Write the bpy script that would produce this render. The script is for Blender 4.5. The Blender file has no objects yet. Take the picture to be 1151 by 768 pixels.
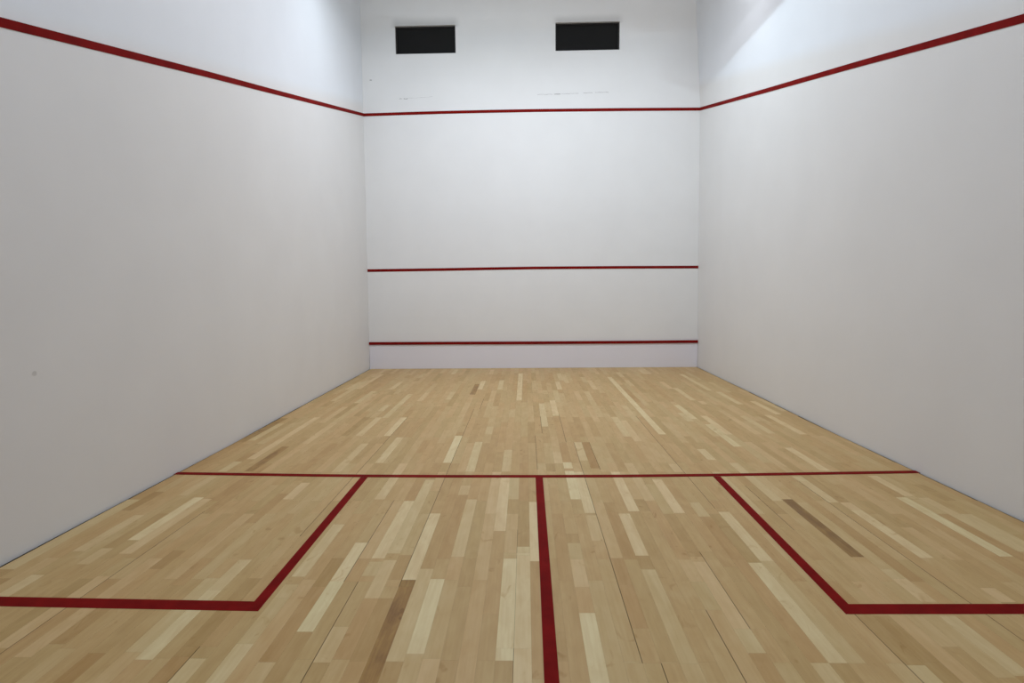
# Empty squash court seen from the back wall.  World: X to the right, Y away from the
# camera (front wall at Y = 0, camera at Y = -10.79), Z up, metres.
import bpy, bmesh, math, random
from mathutils import Vector, Matrix
random.seed(11)
C = bpy.context.scene.collection
scene = bpy.context.scene
ROOM_L, CEIL, BACK = 6.4, 7.05, 11.25

# ------------------------------------------------------------------ helpers
def P(x, d, z):                       # d = distance from the front wall
    return Vector((x, -d, z))

def lerp_table(t, v):
    if v <= t[0][0]: return t[0][1]
    for (a, fa), (b, fb) in zip(t, t[1:]):
        if v <= b: return fa + (fb - fa) * (v - a) / (b - a)
    return t[-1][1]

def link(name, bm, mats, parent=None, smooth=False):
    bmesh.ops.recalc_face_normals(bm, faces=bm.faces[:])
    me = bpy.data.meshes.new(name); bm.to_mesh(me); bm.free()
    for m in (mats if isinstance(mats, (list, tuple)) else [mats]): me.materials.append(m)
    o = bpy.data.objects.new(name, me); C.objects.link(o)
    if parent is not None: o.parent = parent
    if smooth:
        for p in me.polygons: p.use_smooth = True
    return o

def tag(o, label, cat, group=None):
    o['label'] = label; o['category'] = cat
    if group: o['group'] = group
    return o

def struct(o, label=None):
    o['kind'] = 'structure'
    if label: o['label'] = label
    return o

def add_box(bm, lo, hi):
    xs, ys, zs = zip(lo, hi)
    v = [bm.verts.new((x, y, z)) for x in xs for y in ys for z in zs]
    for q in ((0,1,3,2),(4,6,7,5),(0,4,5,1),(2,3,7,6),(0,2,6,4),(1,5,7,3)):
        bm.faces.new([v[i] for i in q])

LIFT = .0012
def add_ribbon(bm, centre, half, normal, thick):
    """flat painted strip: centre points, half-width vectors, normals, thickness"""
    rings = []
    for c, h, n in zip(centre, half, normal):
        c = c + n * LIFT
        rings.append([bm.verts.new(c - h), bm.verts.new(c + h), bm.verts.new(c + h + n * thick), bm.verts.new(c - h + n * thick)])
    for a, b in zip(rings, rings[1:]):
        for i in range(4):
            j = (i + 1) % 4
            bm.faces.new((a[i], a[j], b[j], b[i]))
    bm.faces.new(rings[0]); bm.faces.new(rings[-1][::-1])

# ------------------------------------------------------------------ materials
def nodes(name):
    m = bpy.data.materials.new(name); m.use_nodes = True
    nt = m.node_tree; b = nt.nodes['Principled BSDF']
    return m, nt, b, nt.nodes.new, nt.links.new

def simple(name, col, rough=.5, spec=.5, metal=0):
    m, nt, b, N, L = nodes(name)
    b.inputs['Base Color'].default_value = (*col, 1); b.inputs['Roughness'].default_value = rough
    b.inputs['Specular IOR Level'].default_value = spec; b.inputs['Metallic'].default_value = metal
    return m

def plaster(name, col, upper=None, line=None, soft=.1, stains=()):
    """off-white court plaster with faint trowel unevenness; above `line` (z0, slope per metre of
    depth) the wall carries its second coat of plain white paint"""
    m, nt, b, N, L = nodes(name)
    tc = N('ShaderNodeTexCoord')
    n1 = N('ShaderNodeTexNoise'); n1.inputs['Scale'].default_value = 1.6; n1.inputs['Detail'].default_value = 4
    n2 = N('ShaderNodeTexNoise'); n2.inputs['Scale'].default_value = 55; n2.inputs['Detail'].default_value = 3
    L(tc.outputs['Object'], n1.inputs['Vector']); L(tc.outputs['Object'], n2.inputs['Vector'])
    r = N('ShaderNodeMapRange'); r.inputs['From Min'].default_value = .3; r.inputs['From Max'].default_value = .7
    r.inputs['To Min'].default_value = .985; r.inputs['To Max'].default_value = 1.015
    L(n1.outputs['Fac'], r.inputs['Value'])
    mul = N('ShaderNodeVectorMath'); mul.operation = 'SCALE'
    L(r.outputs['Result'], mul.inputs['Scale'])
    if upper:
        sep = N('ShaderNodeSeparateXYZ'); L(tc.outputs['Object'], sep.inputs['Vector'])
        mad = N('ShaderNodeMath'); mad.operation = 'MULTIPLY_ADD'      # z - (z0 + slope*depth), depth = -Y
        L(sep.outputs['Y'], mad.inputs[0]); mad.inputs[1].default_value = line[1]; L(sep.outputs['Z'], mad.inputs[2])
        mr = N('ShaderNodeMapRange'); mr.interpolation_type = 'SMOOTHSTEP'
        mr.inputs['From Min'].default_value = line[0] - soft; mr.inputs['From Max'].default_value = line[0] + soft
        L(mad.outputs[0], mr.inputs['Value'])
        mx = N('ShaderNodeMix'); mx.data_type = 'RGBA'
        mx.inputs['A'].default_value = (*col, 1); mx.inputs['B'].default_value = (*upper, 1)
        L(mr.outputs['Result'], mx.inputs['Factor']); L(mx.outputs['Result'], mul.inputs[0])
    else:
        rgb = N('ShaderNodeRGB'); rgb.outputs[0].default_value = (*col, 1); L(rgb.outputs[0], mul.inputs[0])
    last = mul.outputs['Vector']
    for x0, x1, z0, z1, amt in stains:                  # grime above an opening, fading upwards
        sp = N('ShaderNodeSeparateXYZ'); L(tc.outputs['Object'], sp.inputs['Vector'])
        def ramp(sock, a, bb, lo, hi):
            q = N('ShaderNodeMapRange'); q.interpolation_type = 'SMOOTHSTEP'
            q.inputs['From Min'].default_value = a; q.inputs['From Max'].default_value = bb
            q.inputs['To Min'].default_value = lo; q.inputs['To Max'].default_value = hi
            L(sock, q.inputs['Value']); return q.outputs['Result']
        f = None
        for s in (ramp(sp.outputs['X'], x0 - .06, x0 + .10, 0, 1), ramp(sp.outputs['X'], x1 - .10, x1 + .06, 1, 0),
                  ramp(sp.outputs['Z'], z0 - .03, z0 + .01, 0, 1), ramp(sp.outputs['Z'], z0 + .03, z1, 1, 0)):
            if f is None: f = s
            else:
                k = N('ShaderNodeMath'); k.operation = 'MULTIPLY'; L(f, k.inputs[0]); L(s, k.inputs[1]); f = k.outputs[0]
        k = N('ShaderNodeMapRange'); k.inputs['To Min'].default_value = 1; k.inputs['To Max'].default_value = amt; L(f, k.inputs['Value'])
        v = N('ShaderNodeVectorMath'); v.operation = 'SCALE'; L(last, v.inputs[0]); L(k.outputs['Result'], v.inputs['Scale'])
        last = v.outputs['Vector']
    L(last, b.inputs['Base Color'])
    b.inputs['Roughness'].default_value = .55; b.inputs['Specular IOR Level'].default_value = .3
    bp = N('ShaderNodeBump'); bp.inputs['Strength'].default_value = .05; bp.inputs['Distance'].default_value = .004
    L(n2.outputs['Fac'], bp.inputs['Height']); L(bp.outputs['Normal'], b.inputs['Normal'])
    return m

def paint(name, col):
    m, nt, b, N, L = nodes(name)
    tc = N('ShaderNodeTexCoord'); n = N('ShaderNodeTexNoise'); n.inputs['Scale'].default_value = 9; n.inputs['Detail'].default_value = 5
    L(tc.outputs['Object'], n.inputs['Vector'])
    rp = N('ShaderNodeValToRGB')
    rp.color_ramp.elements[0].position = .3; rp.color_ramp.elements[0].color = (*[c * .82 for c in col], 1)
    rp.color_ramp.elements[1].position = .7; rp.color_ramp.elements[1].color = (*[c * 1.15 for c in col], 1)
    L(n.outputs['Fac'], rp.inputs['Fac']); L(rp.outputs['Color'], b.inputs['Base Color'])
    b.inputs['Roughness'].default_value = .6; b.inputs['Specular IOR Level'].default_value = .03
    return m

def maple(name):
    """maple strip: the face attribute 'tone' is each board's own colour (dark heartwood to pale
    sapwood), 'seed' shifts its grain"""
    m, nt, b, N, L = nodes(name)
    at = N('ShaderNodeAttribute'); at.attribute_name = 'tone'
    sd = N('ShaderNodeAttribute'); sd.attribute_name = 'seed'
    tc = N('ShaderNodeTexCoord')
    off = N('ShaderNodeCombineXYZ'); L(sd.outputs['Fac'], off.inputs['Z']); L(sd.outputs['Fac'], off.inputs['Y'])
    add = N('ShaderNodeVectorMath'); L(tc.outputs['Object'], add.inputs[0]); L(off.outputs[0], add.inputs[1])
    def noise(sc, detail, dist=0):
        mp = N('ShaderNodeVectorMath'); mp.operation = 'MULTIPLY'; mp.inputs[1].default_value = sc
        L(add.outputs[0], mp.inputs[0])
        n = N('ShaderNodeTexNoise'); n.inputs['Scale'].default_value = 1; n.inputs['Detail'].default_value = detail
        n.inputs['Distortion'].default_value = dist; L(mp.outputs[0], n.inputs['Vector']); return n
    grain = noise((70, 2.6, 1), 4, .4)          # fine lines along the board
    cloud = noise((14, 5, 1), 4, .6)            # soft mottling / figure
    knot = noise((11, 6, 1), 2, 1.2)
    def scaled(n, amt):
        r = N('ShaderNodeMapRange'); r.inputs['From Min'].default_value = .25; r.inputs['From Max'].default_value = .75
        r.inputs['To Min'].default_value = -amt; r.inputs['To Max'].default_value = amt; r.clamp = True
        L(n.outputs['Fac'], r.inputs['Value']); return r.outputs['Result']
    s1 = N('ShaderNodeMath'); L(at.outputs['Fac'], s1.inputs[0]); L(scaled(grain, .13), s1.inputs[1])
    s2 = N('ShaderNodeMath'); L(s1.outputs[0], s2.inputs[0]); L(scaled(cloud, .2), s2.inputs[1])
    kn = N('ShaderNodeMapRange'); kn.inputs['From Min'].default_value = .665; kn.inputs['From Max'].default_value = .77
    kn.inputs['To Min'].default_value = 0; kn.inputs['To Max'].default_value = .55; L(knot.outputs['Fac'], kn.inputs['Value'])
    s3 = N('ShaderNodeMath'); s3.operation = 'SUBTRACT'; L(s2.outputs[0], s3.inputs[0]); L(kn.outputs['Result'], s3.inputs[1])
    mr = N('ShaderNodeMapRange'); mr.inputs['From Min'].default_value = -1.2; mr.inputs['From Max'].default_value = 1.2
    L(s3.outputs[0], mr.inputs['Value'])
    rp = N('ShaderNodeValToRGB'); cr = rp.color_ramp
    cr.elements[0].position = .0; cr.elements[0].color = (.24, .12, .035, 1)
    cr.elements[1].position = 1.; cr.elements[1].color = WOOD_PALE
    for pos, c in ((.12, (.38, .215, .062, 1)), (.5, WOOD_MID), (.8, WOOD_LIGHT)):
        e = cr.elements.new(pos); e.color = c
    L(mr.outputs['Result'], rp.inputs['Fac'])
    wn = N('ShaderNodeTexWhiteNoise'); wn.noise_dimensions = '1D'; L(sd.outputs['Fac'], wn.inputs['W'])
    hv = N('ShaderNodeMix'); hv.data_type = 'RGBA'                      # some boards pinker, some greener
    hv.inputs['A'].default_value = (1.022, .982, .965, 1); hv.inputs['B'].default_value = (.978, 1.01, .99, 1)
    L(wn.outputs['Value'], hv.inputs['Factor'])
    hm = N('ShaderNodeVectorMath'); hm.operation = 'MULTIPLY'; L(rp.outputs['Color'], hm.inputs[0]); L(hv.outputs['Result'], hm.inputs[1])
    L(hm.outputs['Vector'], b.inputs['Base Color'])
    b.inputs['Roughness'].default_value = .42; b.inputs['Specular IOR Level'].default_value = .25
    return m

WOOD_MID = (.528, .345, .144, 1)
WOOD_LIGHT = (.640, .470, .235, 1)
WOOD_PALE = (.750, .610, .340, 1)
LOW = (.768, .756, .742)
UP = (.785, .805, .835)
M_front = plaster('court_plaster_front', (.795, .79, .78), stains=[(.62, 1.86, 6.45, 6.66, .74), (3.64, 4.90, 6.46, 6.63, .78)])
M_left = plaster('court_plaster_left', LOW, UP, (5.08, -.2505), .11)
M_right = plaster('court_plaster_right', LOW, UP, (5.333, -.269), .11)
M_back = plaster('court_plaster_back', (.76, .75, .74))
M_ceil = plaster('ceiling_paint', (.78, .78, .77))
M_red = paint('line_red_paint', (.195, .0065, .0055))
M_redtin = paint('tin_red_paint', (.195, .0065, .0055))
M_tin = simple('tin_board_enamel', (.79, .77, .82), .45, .4)
M_maple = maple('maple_strip')
M_gap = simple('dark_gap', (.035, .024, .015), .9, .1)
M_frame = simple('dark_bronze_frame', (.020, .018, .017), .5, .3)
M_glass = simple('night_dark_glass', (.012, .012, .012), .3, .12)
M_crack = simple('plaster_crack_grey', (.24, .24, .24), .9, .1)
M_scuff = simple('scuff_grey', (.50, .49, .48), .9, .1)
M_mark = simple('faint_ball_mark', (.62, .605, .59), .7, .2)
M_housing = simple('white_enamel', (.75, .75, .75), .4, .5)
# ------------------------------------------------------------------ wall surfaces (true to a few centimetres out of plumb)
L_FOOT = [(0, -.026), (4, 0), (5.3, .022), (6.2, .012), (7.6, 0), (12, 0)]
R_FOOT = [(0, 6.430), (3, 6.410), (5, 6.374), (6.5, 6.386), (7.2, 6.391), (12, 6.391)]
L_LEAN = [(0, 0), (4.88, .047), (6.7, .056)]
R_LEAN = [(0, 0), (4.88, -.057), (5.02, -.06), (6.6, -.165), (6.7, -.168)]
def fade(d): return max(0, 1 - d / 8.5)
def XL(d, z): return lerp_table(L_FOOT, d) + lerp_table(L_LEAN, z) * fade(d)
def XR(d, z): return lerp_table(R_FOOT, d) + lerp_table(R_LEAN, z) * fade(d)
def out_left(d): return 4.880 - .2297 * d
def out_right(d): return 4.875 - .2259 * d

def side_wall(name, X, mat, outward):
    bm = bmesh.new()
    ds = [-.2 + i * (BACK + .4) / 46 for i in range(47)]
    zs = [-.02, 1, 2, 3, 4, 4.88, 5.02, 5.5, 6, 6.6, 7.2]
    g = [[bm.verts.new(P(X(max(d, 0), z), d, z)) for z in zs] for d in ds]
    b = [[bm.verts.new(P(X(max(d, 0), z) + outward * .25, d, z)) for z in (zs[0], zs[-1])] for d in ds]
    for i in range(len(ds) - 1):
        for j in range(len(zs) - 1):
            bm.faces.new((g[i][j], g[i+1][j], g[i+1][j+1], g[i][j+1]))
        bm.faces.new((b[i][0], b[i+1][0], b[i+1][1], b[i][1]))
        bm.faces.new((g[i][-1], g[i+1][-1], b[i+1][1], b[i][1]))
        bm.faces.new((g[i][0], g[i+1][0], b[i+1][0], b[i][0]))
    for e in (0, -1): bm.faces.new([*g[e], b[e][1], b[e][0]])
    return struct(link(name, bm, mat), None)
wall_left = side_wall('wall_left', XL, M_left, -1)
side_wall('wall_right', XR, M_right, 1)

# front wall with two openings
WIN = [(.670, 1.803, 5.968, 6.469), (3.670, 4.859, 5.982, 6.471)]
bm = bmesh.new()
DEPTH = .25
def cell(x0, x1, z0, z1): add_box(bm, (x0, 0, z0), (x1, DEPTH, z1))
z0a, z1a = 5.968, 6.470
cell(-.3, 6.75, -.02, z0a); cell(-.3, 6.75, z1a, 7.2)
cell(-.3, WIN[0][0], z0a, z1a); cell(WIN[0][1], WIN[1][0], z0a, z1a); cell(WIN[1][1], 6.75, z0a, z1a)
bmesh.ops.remove_doubles(bm, verts=bm.verts[:], dist=1e-4)
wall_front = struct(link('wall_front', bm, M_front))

def window(n, x0, x1, label):
    z0, z1 = z0a, z1a
    f = bmesh.new(); t = .024
    y0, y1 = .045, .10                                   # set back in the reveal
    add_box(f, (x0, y0, z0), (x1, y1, z0 + t)); add_box(f, (x0, y0, z1 - t), (x1, y1, z1))
    add_box(f, (x0, y0, z0 + t), (x0 + t, y1, z1 - t)); add_box(f, (x1 - t, y0, z0 + t), (x1, y1, z1 - t))
    fr = struct(link('window_%d' % n, f, M_frame), label)
    g = bmesh.new(); add_box(g, (x0 + t, .068, z0 + t), (x1 - t, .078, z1 - t))
    link('pane', g, M_glass, fr)
    return fr
window(1, WIN[0][0], WIN[0][1], 'small dark high window above the front out line, nearer the left side wall')
window(2, WIN[1][0], WIN[1][1], 'small dark high window above the front out line, nearer the right side wall')

# hairline cracks and scuffs in the front plaster
def crack(pts, w, mat, name='plaster_crack'):
    b = bmesh.new(); rnd = random.Random(len(pts) * 7 + int(w * 1e4))
    for (x, z), (x2, z2), k in pts:
        n = max(2, int((x2 - x) / .035)); c = []; h = []
        for i in range(n + 1):
            t = i / n
            c.append(P(x + (x2 - x) * t, 0, z + (z2 - z) * t + rnd.uniform(-.004, .004)))
            h.append(Vector((0, 0, w * k * rnd.uniform(.4, 1.2))))
        add_ribbon(b, c, h, [Vector((0, -1, 0))] * len(c), .0012)
    link(name, b, mat, wall_front)
crack([((3.33, 5.190), (3.62, 5.192), .5), ((3.64, 5.192), (3.76, 5.193), 1.1), ((3.78, 5.194), (4.10, 5.198), .55),
       ((4.19, 5.203), (4.36, 5.205), .7), ((4.41, 5.206), (4.66, 5.209), .6)], .0065, M_scuff)
crack([((.715, 5.160), (.765, 5.160), 1), ((.80, 5.157), (.87, 5.156), 1)], .010, M_scuff)
crack([((.85, 5.165), (1.35, 5.185), .3)], .006, M_scuff)
crack([((.165, 5.512), (.205, 5.510), 1)], .011, M_crack)

bm = bmesh.new()                                     # ball mark on the left wall
sd_, sz_ = (7.45, 1.08)
bm.faces.new([bm.verts.new(P(XL(sd_, sz_) + .0015, sd_ + .017 * math.cos(a * .5236) * (1 + .2 * math.sin(3 * a)), sz_ + .016 * math.sin(a * .5236))) for a in range(12)])
link('scuff_mark', bm, M_mark, wall_left)
bm = bmesh.new(); add_box(bm, (-.3, -BACK - .25, -.02), (6.75, -BACK, 7.2))
struct(link('wall_back', bm, M_back))
bm = bmesh.new(); add_box(bm, (-.3, -BACK - .25, CEIL), (6.75, .25, CEIL + .2))
struct(link('ceiling', bm, M_ceil))

# ------------------------------------------------------------------ maple floor, board by board
ROW0, PITCH = 3.014, .0781
PLANKS = {-39: [(4.15,6.11,-0.9),(6.78,7.83,0.6)],
 -38: [(4.15,5.2,-0.9),(5.2,6.11,-0.4),(6.78,7.83,0.5)],
 -37: [(4.42,5.15,0.5),(6.62,6.99,-0.6)],
 -36: [(1.51,2.23,0.6)],
 -35: [(0.09,1.03,0.5),(1.36,3.13,0.6),(7.07,7.61,0.6),(7.89,8.13,0.8)],
 -34: [(0.68,2.17,0.6),(5.86,6.14,0.6),(6.26,6.7,0.5)],
 -33: [(4.11,5.79,0.7),(7.57,7.77,0.4)],
 -32: [(6.74,7.46,1.0)],
 -31: [(5.38,6.14,-1.0),(6.77,7.64,0.6)],
 -30: [(7.9,8.52,0.4)],
 -27: [(1.54,2.25,0.7),(7.6,7.82,-0.5),(8.21,8.49,-0.4)],
 -26: [(8.52,8.74,0.25)],
 -25: [(4.12,4.98,-0.5)],
 -24: [(3.4,3.78,0.5),(6.66,7.2,-0.3),(8.55,8.74,-0.5)],
 -23: [(4.13,4.98,0.7),(6.42,6.78,0.6)],
 -22: [(2.64,3.41,0.6),(7.92,8.54,0.5)],
 -21: [(7.71,8.04,0.7),(8.04,8.59,0.9)],
 -19: [(2.53,3.16,0.5),(4.13,4.99,0.9),(7.92,8.17,-0.4),(8.21,8.57,-0.5)],
 -17: [(0.15,0.73,0.7),(5.05,5.91,0.8)],
 -16: [(7.22,7.9,0.7),(7.98,8.11,0.4),(8.11,8.48,0.4),(8.48,8.73,0.8)],
 -14: [(2.47,3.06,0.6),(5.93,6.18,0.6),(6.18,6.78,0.7),(7.69,8.0,-0.5),(8.0,8.6,-0.4)],
 -13: [(5.17,5.6,-0.3),(7.49,8.39,1.0)],
 -11: [(6.81,7.69,0.9),(7.73,7.89,0.5),(8.35,8.6,0.5)],
 -10: [(1.81,2.69,-1.0),(6.35,7.63,0.7),(7.71,8.11,0.6)],
 -9: [(1.51,2.29,0.8),(4.99,5.91,1.0),(7.65,7.93,-0.2),(8.11,8.59,-0.3)],
 -8: [(0.18,0.76,0.6),(7.04,7.93,0.95),(7.93,8.72,-1.08)],
 -7: [(2.61,3.18,-0.4),(7.81,8.59,0.6)],
 -6: [(5.23,6.15,0.7),(6.49,6.69,0.4),(7.92,8.54,1.0),(8.54,8.72,0.4)],
 -5: [(1.44,2.3,0.7),(4.6,4.93,0.4),(6.78,7.67,0.6),(8.57,8.72,0.5)],
 -4: [(4.64,4.94,-0.3)],
 -2: [(5.51,6.15,0.6),(6.27,7.32,0.9)],
 -1: [(0.69,3.14,0.8),(6.27,6.78,0.4),(7.69,8.58,1.0)],
 0: [(7.54,8.71,0.75)],
 1: [(6.83,7.72,1.0),(7.73,8.69,-0.2)],
 3: [(3.35,4.61,0.6),(5.94,6.15,-0.4)],
 4: [(7.36,7.49,-0.3),(8.23,8.72,1.0)],
 5: [(3.15,4.08,0.8),(5.9,6.07,0.9),(6.14,6.78,1.0)],
 6: [(6.16,7.03,0.95),(7.07,7.46,0.4)],
 7: [(1.63,2.33,0.7),(5.25,5.85,0.6),(6.84,7.68,0.3),(7.97,8.35,-0.3)],
 8: [(0.71,1.48,0.6),(5.25,6.07,-0.7),(6.84,7.01,-0.4)],
 9: [(7.04,7.65,0.8),(7.81,8.59,0.4)],
 10: [(2.46,3.15,0.4),(6.16,7.0,0.9)],
 11: [(6.78,7.0,-0.45)],
 12: [(2.47,3.16,0.4),(7.94,8.71,0.2)],
 13: [(7.46,7.66,-0.4),(7.72,8.52,0.5)],
 14: [(1.49,2.34,0.6),(6.35,7.03,0.8)],
 15: [(4.33,5.22,0.5),(7.58,7.78,-0.3)],
 16: [(6.84,7.09,0.4)],
 17: [(5.95,6.17,0.5),(7.73,8.58,0.8)],
 18: [(7.01,7.71,0.8)],
 19: [(1.18,4.96,0.9)],
 21: [(8.59,8.79,0.6)],
 22: [(5.5,5.84,0.7),(8.24,8.57,-0.4)],
 24: [(8.24,8.47,0.3)],
 25: [(6.78,7.66,-1.1),(8.24,8.66,0.3)],
 26: [(3.49,4.27,0.8),(6.84,7.8,0.3),(7.9,8.12,0.7),(8.24,8.65,0.6)],
 27: [(4.53,5.42,0.8)],
 28: [(0.3,0.86,0.6),(4.11,4.97,0.8)],
 29: [(1.68,2.31,0.5),(5.26,6.04,0.4),(6.28,6.84,0.7)],
 30: [(2.25,3.19,0.7),(6.84,6.98,0.7),(6.98,7.67,0.85)],
 31: [(3.25,3.45,0.6),(7.99,8.12,0.5)],
 32: [(4.12,4.97,0.4)],
 33: [(5.46,6.14,0.8)],
 34: [(4.12,4.94,0.6)],
 36: [(0.89,2.46,0.7),(6.74,7.65,0.95)],
 37: [(2.58,3.46,0.8),(6.27,6.72,0.8)],
 38: [(4.08,4.98,0.8),(6.75,7.06,0.5),(7.06,7.59,0.6)],
 40: [(3.26,4.05,0.8),(5.04,5.73,0.3)],
 42: [(3.11,3.88,0.5)]}
SEAM = [(-29, 7.0, 11.2), (-18, 4.1, 7.4), (-18, 8.5, 11.2), (-12, 6.8, 7.95), (-7, 3.0, 3.7), (-8, 3.7, 8.0), (-11, 7.95, 11.2),
        (0, 7.3, 7.62, .0007), (0, 7.65, 8.5, .0003), (0, 8.5, 11.2, .0008), (2, 5.0, 6.1), (3, 4.1, 4.9), (6, 4.0, 5.25), (7, 5.25, 8.59), (8, 8.59, 11.2), (9, 5.25, 6.1), (12, 8.2, 11.2),
        (14, 7.6, 8.35), (18, 4.1, 6.95), (21, 8.2, 11.2), (23, 6.5, 7.3), (29, 6.4, 8.5)]
def ends(fam, row):
    L = .885; o = (.615, .85)[fam]           # boards laid in two staggered courses
    return [o - L + L * i for i in range(-1, 14)]
bm = bmesh.new()
tone = bm.faces.layers.float.new('tone'); seed = bm.faces.layers.float.new('seed')
FW = 11.22
def board(x0, x1, d0, d1, t):
    g = .00012
    f = bm.faces.new([bm.verts.new(P(x0 + g, d0 + g, 0)), bm.verts.new(P(x1 - g, d0 + g, 0)), bm.verts.new(P(x1 - g, d1 - g, 0)), bm.verts.new(P(x0 + g, d1 - g, 0))])
    f[tone] = t; f[seed] = random.uniform(0, 90)
rnd = random.Random(5)
def rtone():
    r = rnd.random()
    if r < .64: return rnd.gauss(-.05, .10)
    if r < .82: return rnd.uniform(.08, .30)
    if r < .86: return rnd.uniform(.35, .60)
    return rnd.uniform(-.40, -.18)
for row in range(-39, 44):
    x0 = ROW0 + PITCH * row; x1 = x0 + PITCH
    known = PLANKS.get(row, [])
    cuts = ends(row % 2, row)
    if rnd.random() < .3: cuts = cuts + [c + rnd.choice((.3, .45, .55)) for c in cuts if rnd.random() < .4]
    cuts = sorted(c for c in cuts if .02 < c < FW)
    segs = []; cur = .015
    def fill(a, b):
        pts = [a] + [c for c in cuts if a + .12 < c < b - .12] + [b]
        for p, q in zip(pts, pts[1:]):
            if q - p > .002: segs.append((p, q, rtone()))
    for a, b, t in known:
        if a < .1: a = .015
        if b > 8.70: b = max(b, 9.2)
        if a > cur + .02: fill(cur, a)
        else: a = cur
        segs.append((a, b, t + rnd.uniform(-.06, .06))); cur = b
    fill(cur, FW)
    for a, b, t in segs:
        # split at seam limits so a gap runs only where the seam does
        pts = sorted({a, b, *[q for s in SEAM if s[0] in (row, row + 1) for q in s[1:3] if a < q < b]})
        for p, q in zip(pts, pts[1:]):
            m = (p + q) / 2; l = r = 0
            for s in SEAM:
                if s[1] <= m <= s[2]:
                    w = s[3] if len(s) > 3 else .0013
                    if s[0] == row: l = w
                    if s[0] == row + 1: r = w
            xa, xb = x0 + l, x1 - r
            xa = max(xa, max(XL(p, 0), XL(q, 0)) + .018); xb = min(xb, min(XR(p, 0), XR(q, 0)) - .016)
            if xb - xa > .008: board(xa, xb, p, q, t)
add_box(bm, (-.25, -BACK - .1, -.12), (6.7, .2, -.006))
for f in bm.faces:
    if f.calc_center_median().z < -.001: f.material_index = 1
floor = struct(link('floor', bm, [M_maple, M_gap]))

# ------------------------------------------------------------------ the tin
tin = bpy.data.objects.new('tin', None); C.objects.link(tin); tin.location = P(3.2, 0, 0)
tag(tin, 'long low pale tin board along the foot of the front wall with red top', 'tin')
INV = Matrix.Translation(-tin.location)
bm = bmesh.new()
def xf(bm): bmesh.ops.transform(bm, matrix=INV, verts=bm.verts[:])
xl, xr = XL(0, .4) + .004, XR(0, .4) - .004
add_box(bm, (xl, -.014, .0005), (xr, -.0012, .476)); xf(bm)
link('board', bm, M_tin, tin)
bm = bmesh.new()
c = [(xl, .510), (1.479, .507), (3.232, .5005), (4.972, .4995), (xr, .502)]
add_ribbon(bm, [P(x, .0, z - .002) for x, z in c], [Vector((0, 0, .026))] * 5, [Vector((0, -1, 0))] * 5, .032); xf(bm)
top = link('top_strip', bm, M_redtin, tin); top['label'] = 'dark red top strip'

# ------------------------------------------------------------------ painted lines on the walls
HW = .0285
front_n = Vector((0, -1, 0))
bm = bmesh.new()
c = [(XL(0, 4.88), 4.877), (.8, 4.888), (1.575, 4.897), (2.4, 4.901), (3.259, 4.901), (4.1, 4.896), (4.929, 4.890), (XR(0, 4.87), 4.874)]
add_ribbon(bm, [P(x, 0, z) for x, z in c], [Vector((0, 0, HW * .95))] * len(c), [front_n] * len(c), .003)
tag(link('out_line', bm, M_red), 'highest red line, level across the front wall below the two dark windows', 'court line', 'out lines')
bm = bmesh.new()
c = [(XL(0, 1.94) + .002, 1.939), (1.51, 1.945), (2.4, 1.952), (3.241, 1.956), (4.1, 1.953), (4.958, 1.949), (XR(0, 1.94) - .002, 1.939)]
add_ribbon(bm, [P(x, 0, z) for x, z in c], [Vector((0, 0, .026))] * len(c), [front_n] * len(c), .003)
tag(link('service_line', bm, M_red), 'middle red line across the front wall, between the out line and the tin', 'court line')
def wall_line(X, zf, sgn, label):
    bm = bmesh.new(); ds = [i * BACK / 40 for i in range(41)]
    c = [P(X(d, zf(d)), d, zf(d)) for d in ds]
    add_ribbon(bm, c, [Vector((0, 0, HW))] * 41, [Vector((sgn, 0, 0))] * 41, .003)
    return tag(link('out_line', bm, M_red), label, 'court line', 'out lines')
wall_line(XL, out_left, 1, 'red sloping out line running down the left side wall')
wall_line(XR, out_right, -1, 'red sloping out line running down the right side wall')

# ------------------------------------------------------------------ painted lines on the floor
up = Vector((0, 0, 1)); T = .0012
def across(pts, hw): return [P(x, d, 0) for x, d in pts], [Vector((0, hw, 0))] * len(pts), [up] * len(pts)
bm = bmesh.new()
pts = [(XL(6.19, 0) + .004, 6.188), (.42, 6.206), (.838, 6.226), (1.27, 6.246), (1.698, 6.260), (2.383, 6.272), (3.181, 6.276), (3.882, 6.272), (4.659, 6.250), (5.0, 6.238), (5.382, 6.221), (5.9, 6.199), (XR(6.18, 0) - .004, 6.178)]
add_ribbon(bm, *across(pts, .031), T)
tag(link('short_line', bm, M_red), 'red short line crossing the whole wooden floor from side wall to side wall', 'court line')
bm = bmesh.new()
pts = [(3.180, 6.306), (3.176, 7.81), (3.172, 8.706), (3.166, BACK - .02)]
add_ribbon(bm, [P(x, d, 0) for x, d in pts], [Vector((.0305, 0, 0))] * 4, [up] * 4, T)
tag(link('half_court_line', bm, M_red), 'red half court line running from the middle of the short line towards the viewer', 'court line')
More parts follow.
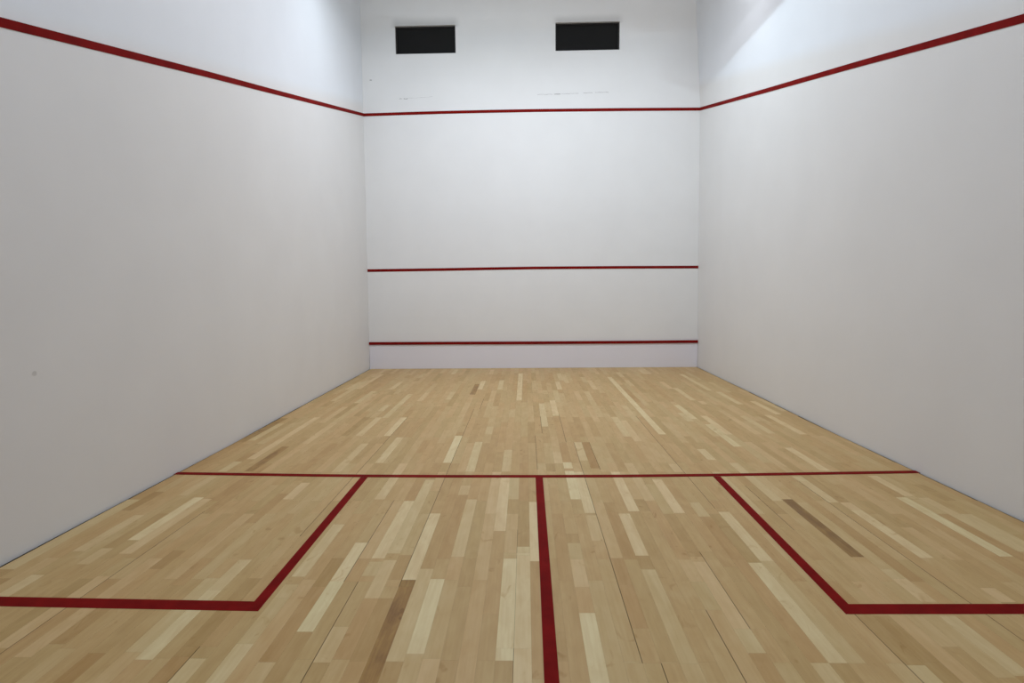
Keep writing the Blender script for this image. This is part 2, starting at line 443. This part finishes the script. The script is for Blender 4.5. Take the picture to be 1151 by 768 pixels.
def service_box(pts, wall_end, label):
    """pts: corner at the short line, corner away from it; one mitred L shape"""
    (xa, da), (xb, db), (xc, dc) = pts[0], pts[1], wall_end
    h = .0305; s = 1 if xc > xb else -1
    bm = bmesh.new()
    outer = [(xa - s * h, da), (xb - s * h, db + h + .012), (xc, dc + h + .012)]
    inner = [(xa + s * h, da), (xb + s * h, db - h - .012), (xc, dc - h - .012)]
    lo = [[bm.verts.new(P(x, d, z)) for x, d in q] for q in (outer, inner) for z in (0, T)]
    ol, ot, il, it = lo
    for i in range(2):
        bm.faces.new((ot[i], ot[i+1], it[i+1], it[i])); bm.faces.new((ol[i], ol[i+1], il[i+1], il[i]))
        bm.faces.new((ol[i], ol[i+1], ot[i+1], ot[i])); bm.faces.new((il[i], il[i+1], it[i+1], it[i]))
    for e in (0, -1): bm.faces.new((ol[e], ot[e], it[e], il[e]))
    return tag(link('service_box_line', bm, M_red), label, 'court line', 'service box lines')
service_box([(1.702, 6.294), (1.709, 8.187)], (XL(8.15, 0) + .004, 8.146), 'red L-shaped service box line on the floor ending at the left side wall')
service_box([(4.659, 6.285), (4.643, 8.187)], (XR(8.15, 0) - .004, 8.170), 'red L-shaped service box line on the floor ending at the right side wall')

# ------------------------------------------------------------------ lights (all above the frame, floods added as fill)
def area(name, loc, sx, sy, power, col, rot=(0, 0, 0), spread=180):
    l = bpy.data.lights.new(name, 'AREA'); l.shape = 'RECTANGLE'; l.size = sx; l.size_y = sy
    l.energy = power; l.color = col; l.spread = math.radians(spread)
    o = bpy.data.objects.new(name, l); o.location = loc; o.rotation_euler = rot; C.objects.link(o); return o
COOL = (.86, .945, 1.0)
def luminaire(x, d0, d1, z, wl, w, drop_l, drop_r, label):
    """trough fitting hung from the ceiling: back plate, two side baffles, rods"""
    t = bpy.data.objects.new('ceiling_light', None); C.objects.link(t); t.location = P(x, (d0 + d1) / 2, CEIL)
    tag(t, label, 'light'); iv = Matrix.Translation(-t.location)
    def part(n, lo, hi):
        b = bmesh.new(); add_box(b, lo, hi); bmesh.ops.transform(b, matrix=iv, verts=b.verts[:]); link(n, b, M_housing, t)
    part('back_plate', (x - wl, -d1, z + .03), (x + w, -d0, z + .05))
    if drop_l: part('baffle', (x - wl - .01, -d1, z - drop_l), (x - wl, -d0, z + .05))
    if drop_r: part('baffle', (x + w, -d1, z - drop_r), (x + w + .01, -d0, z + .05))
    for d in (d0 + .2, d1 - .2): part('rod', (x - .01, -d - .01, z + .05), (x + .01, -d + .01, CEIL))
    return t
EXPO = 0.05
def rgb(p): m = max(p); return m, tuple(c / m for c in p)
def lamp(name, loc, sx, sy, p, rot=(0, 0, 0)):
    m, c = rgb(p); return area(name, loc, sx, sy, m, c, rot)
def tilted_housing(t, x, d, z, w, hgt, tilt):
    """shallow box behind a forward-tilted lamp face, with a bracket up to the ceiling"""
    b = bmesh.new(); add_box(b, (-w/2 - .03, -hgt/2 - .03, .012), (w/2 + .03, hgt/2 + .03, .09))
    bmesh.ops.transform(b, matrix=Matrix.Translation(P(x, d, z) - t.location) @ Matrix.Rotation(tilt, 4, 'X'), verts=b.verts[:])
    link('housing', b, M_housing, t)
    for s in (-.35, .35):
        b = bmesh.new(); add_box(b, (x + s*w - .012, -d - .012, z + .05), (x + s*w + .012, -d + .012, CEIL))
        bmesh.ops.transform(b, matrix=Matrix.Translation(-t.location), verts=b.verts[:]); link('bracket', b, M_housing, t)
def flood(x, d, z, w, hgt, tilt, p, label):  # unseen fill lamp and housing, added to brighten the court
    t = bpy.data.objects.new('added_fill_flood', None); C.objects.link(t); t.location = P(x, d, CEIL)
    tag(t, label, 'light'); tilted_housing(t, x, d, z, w, hgt, tilt)
    lamp('lamp', P(x, d, z), w, hgt, p, (tilt, 0, 0))
# downlight troughs: the right one has a right baffle, added to shade the upper right wall
luminaire(2.6, 2.45, 4.3, 6.31, .2, .2, 0, 0, 'ceiling light strip above the middle of the court')
lamp('lamp', P(2.6, 3.37, 6.31), .3, 1.8, (69, 73, 82))
luminaire(3.9, 2.1, 5.4, 6.17, .4, .7, 0, .29, 'narrow ceiling light tube with an added white baffle along one side')
lamp('lamp', P(3.9, 3.4, 6.17), .03, 1.1, (25, 31, 35), (0, math.radians(-45), 0))
# added fill floods with invented housings; the first three tilt towards the front wall
flood(3.1, 2.25, 6.2, 1.6, .2, math.atan2(.46, .88), (16.4, 18.6, 20.4), 'added flood light tilted at the front wall, middle of three')
flood(1.2, 2.9, 6.2, 1.2, .2, math.atan2(.6, .8), (11.6, 13.4, 14.8), 'added flood light tilted at the front wall, leftmost of three')
flood(5.4, 2.9, 6.2, 1.2, .2, math.atan2(.7, .7), (13, 13.4, 14.2), 'added flood light tilted at the front wall, rightmost of three')
flood(3.1, 6.3, 6.3, 2.4, .2, math.atan2(.7, .7), (38, 38, 38), 'added wide flood light hung halfway back in the court')
flood(3.2, 10.6, 5.5, 5.0, .2, math.atan2(.8, .6), (61, 70, 84), 'added long flood light high over the back wall')


# ------------------------------------------------------------------ world, camera, view
w = bpy.data.worlds.new('World'); scene.world = w; w.use_nodes = True
w.node_tree.nodes['Background'].inputs[0].default_value = (.02, .02, .02, 1)
cam = bpy.data.cameras.new('Camera'); co = bpy.data.objects.new('Camera', cam); C.objects.link(co)
cam.sensor_fit = 'HORIZONTAL'; cam.sensor_width = 36; cam.lens = 36 * 620 / 1151; cam.clip_start = .02
f = Vector((-.02519557, .99487306, -.09794273)); u = Vector((.00745713, .09815815, .99514289)); r = Vector((.99965473, .02434282, -.00989205))
u = (u - u.dot(f) / f.dot(f) * f).normalized(); f.normalize(); r = f.cross(u)
co.matrix_world = Matrix(((r.x, u.x, -f.x, 3.07763), (r.y, u.y, -f.y, -10.78932), (r.z, u.z, -f.z, 1.58773), (0, 0, 0, 1)))
scene.camera = co
vs = scene.view_settings; vs.view_transform = 'Standard'; vs.look = 'None'; vs.gamma = 1; vs.use_curve_mapping = False
vs.exposure = EXPO
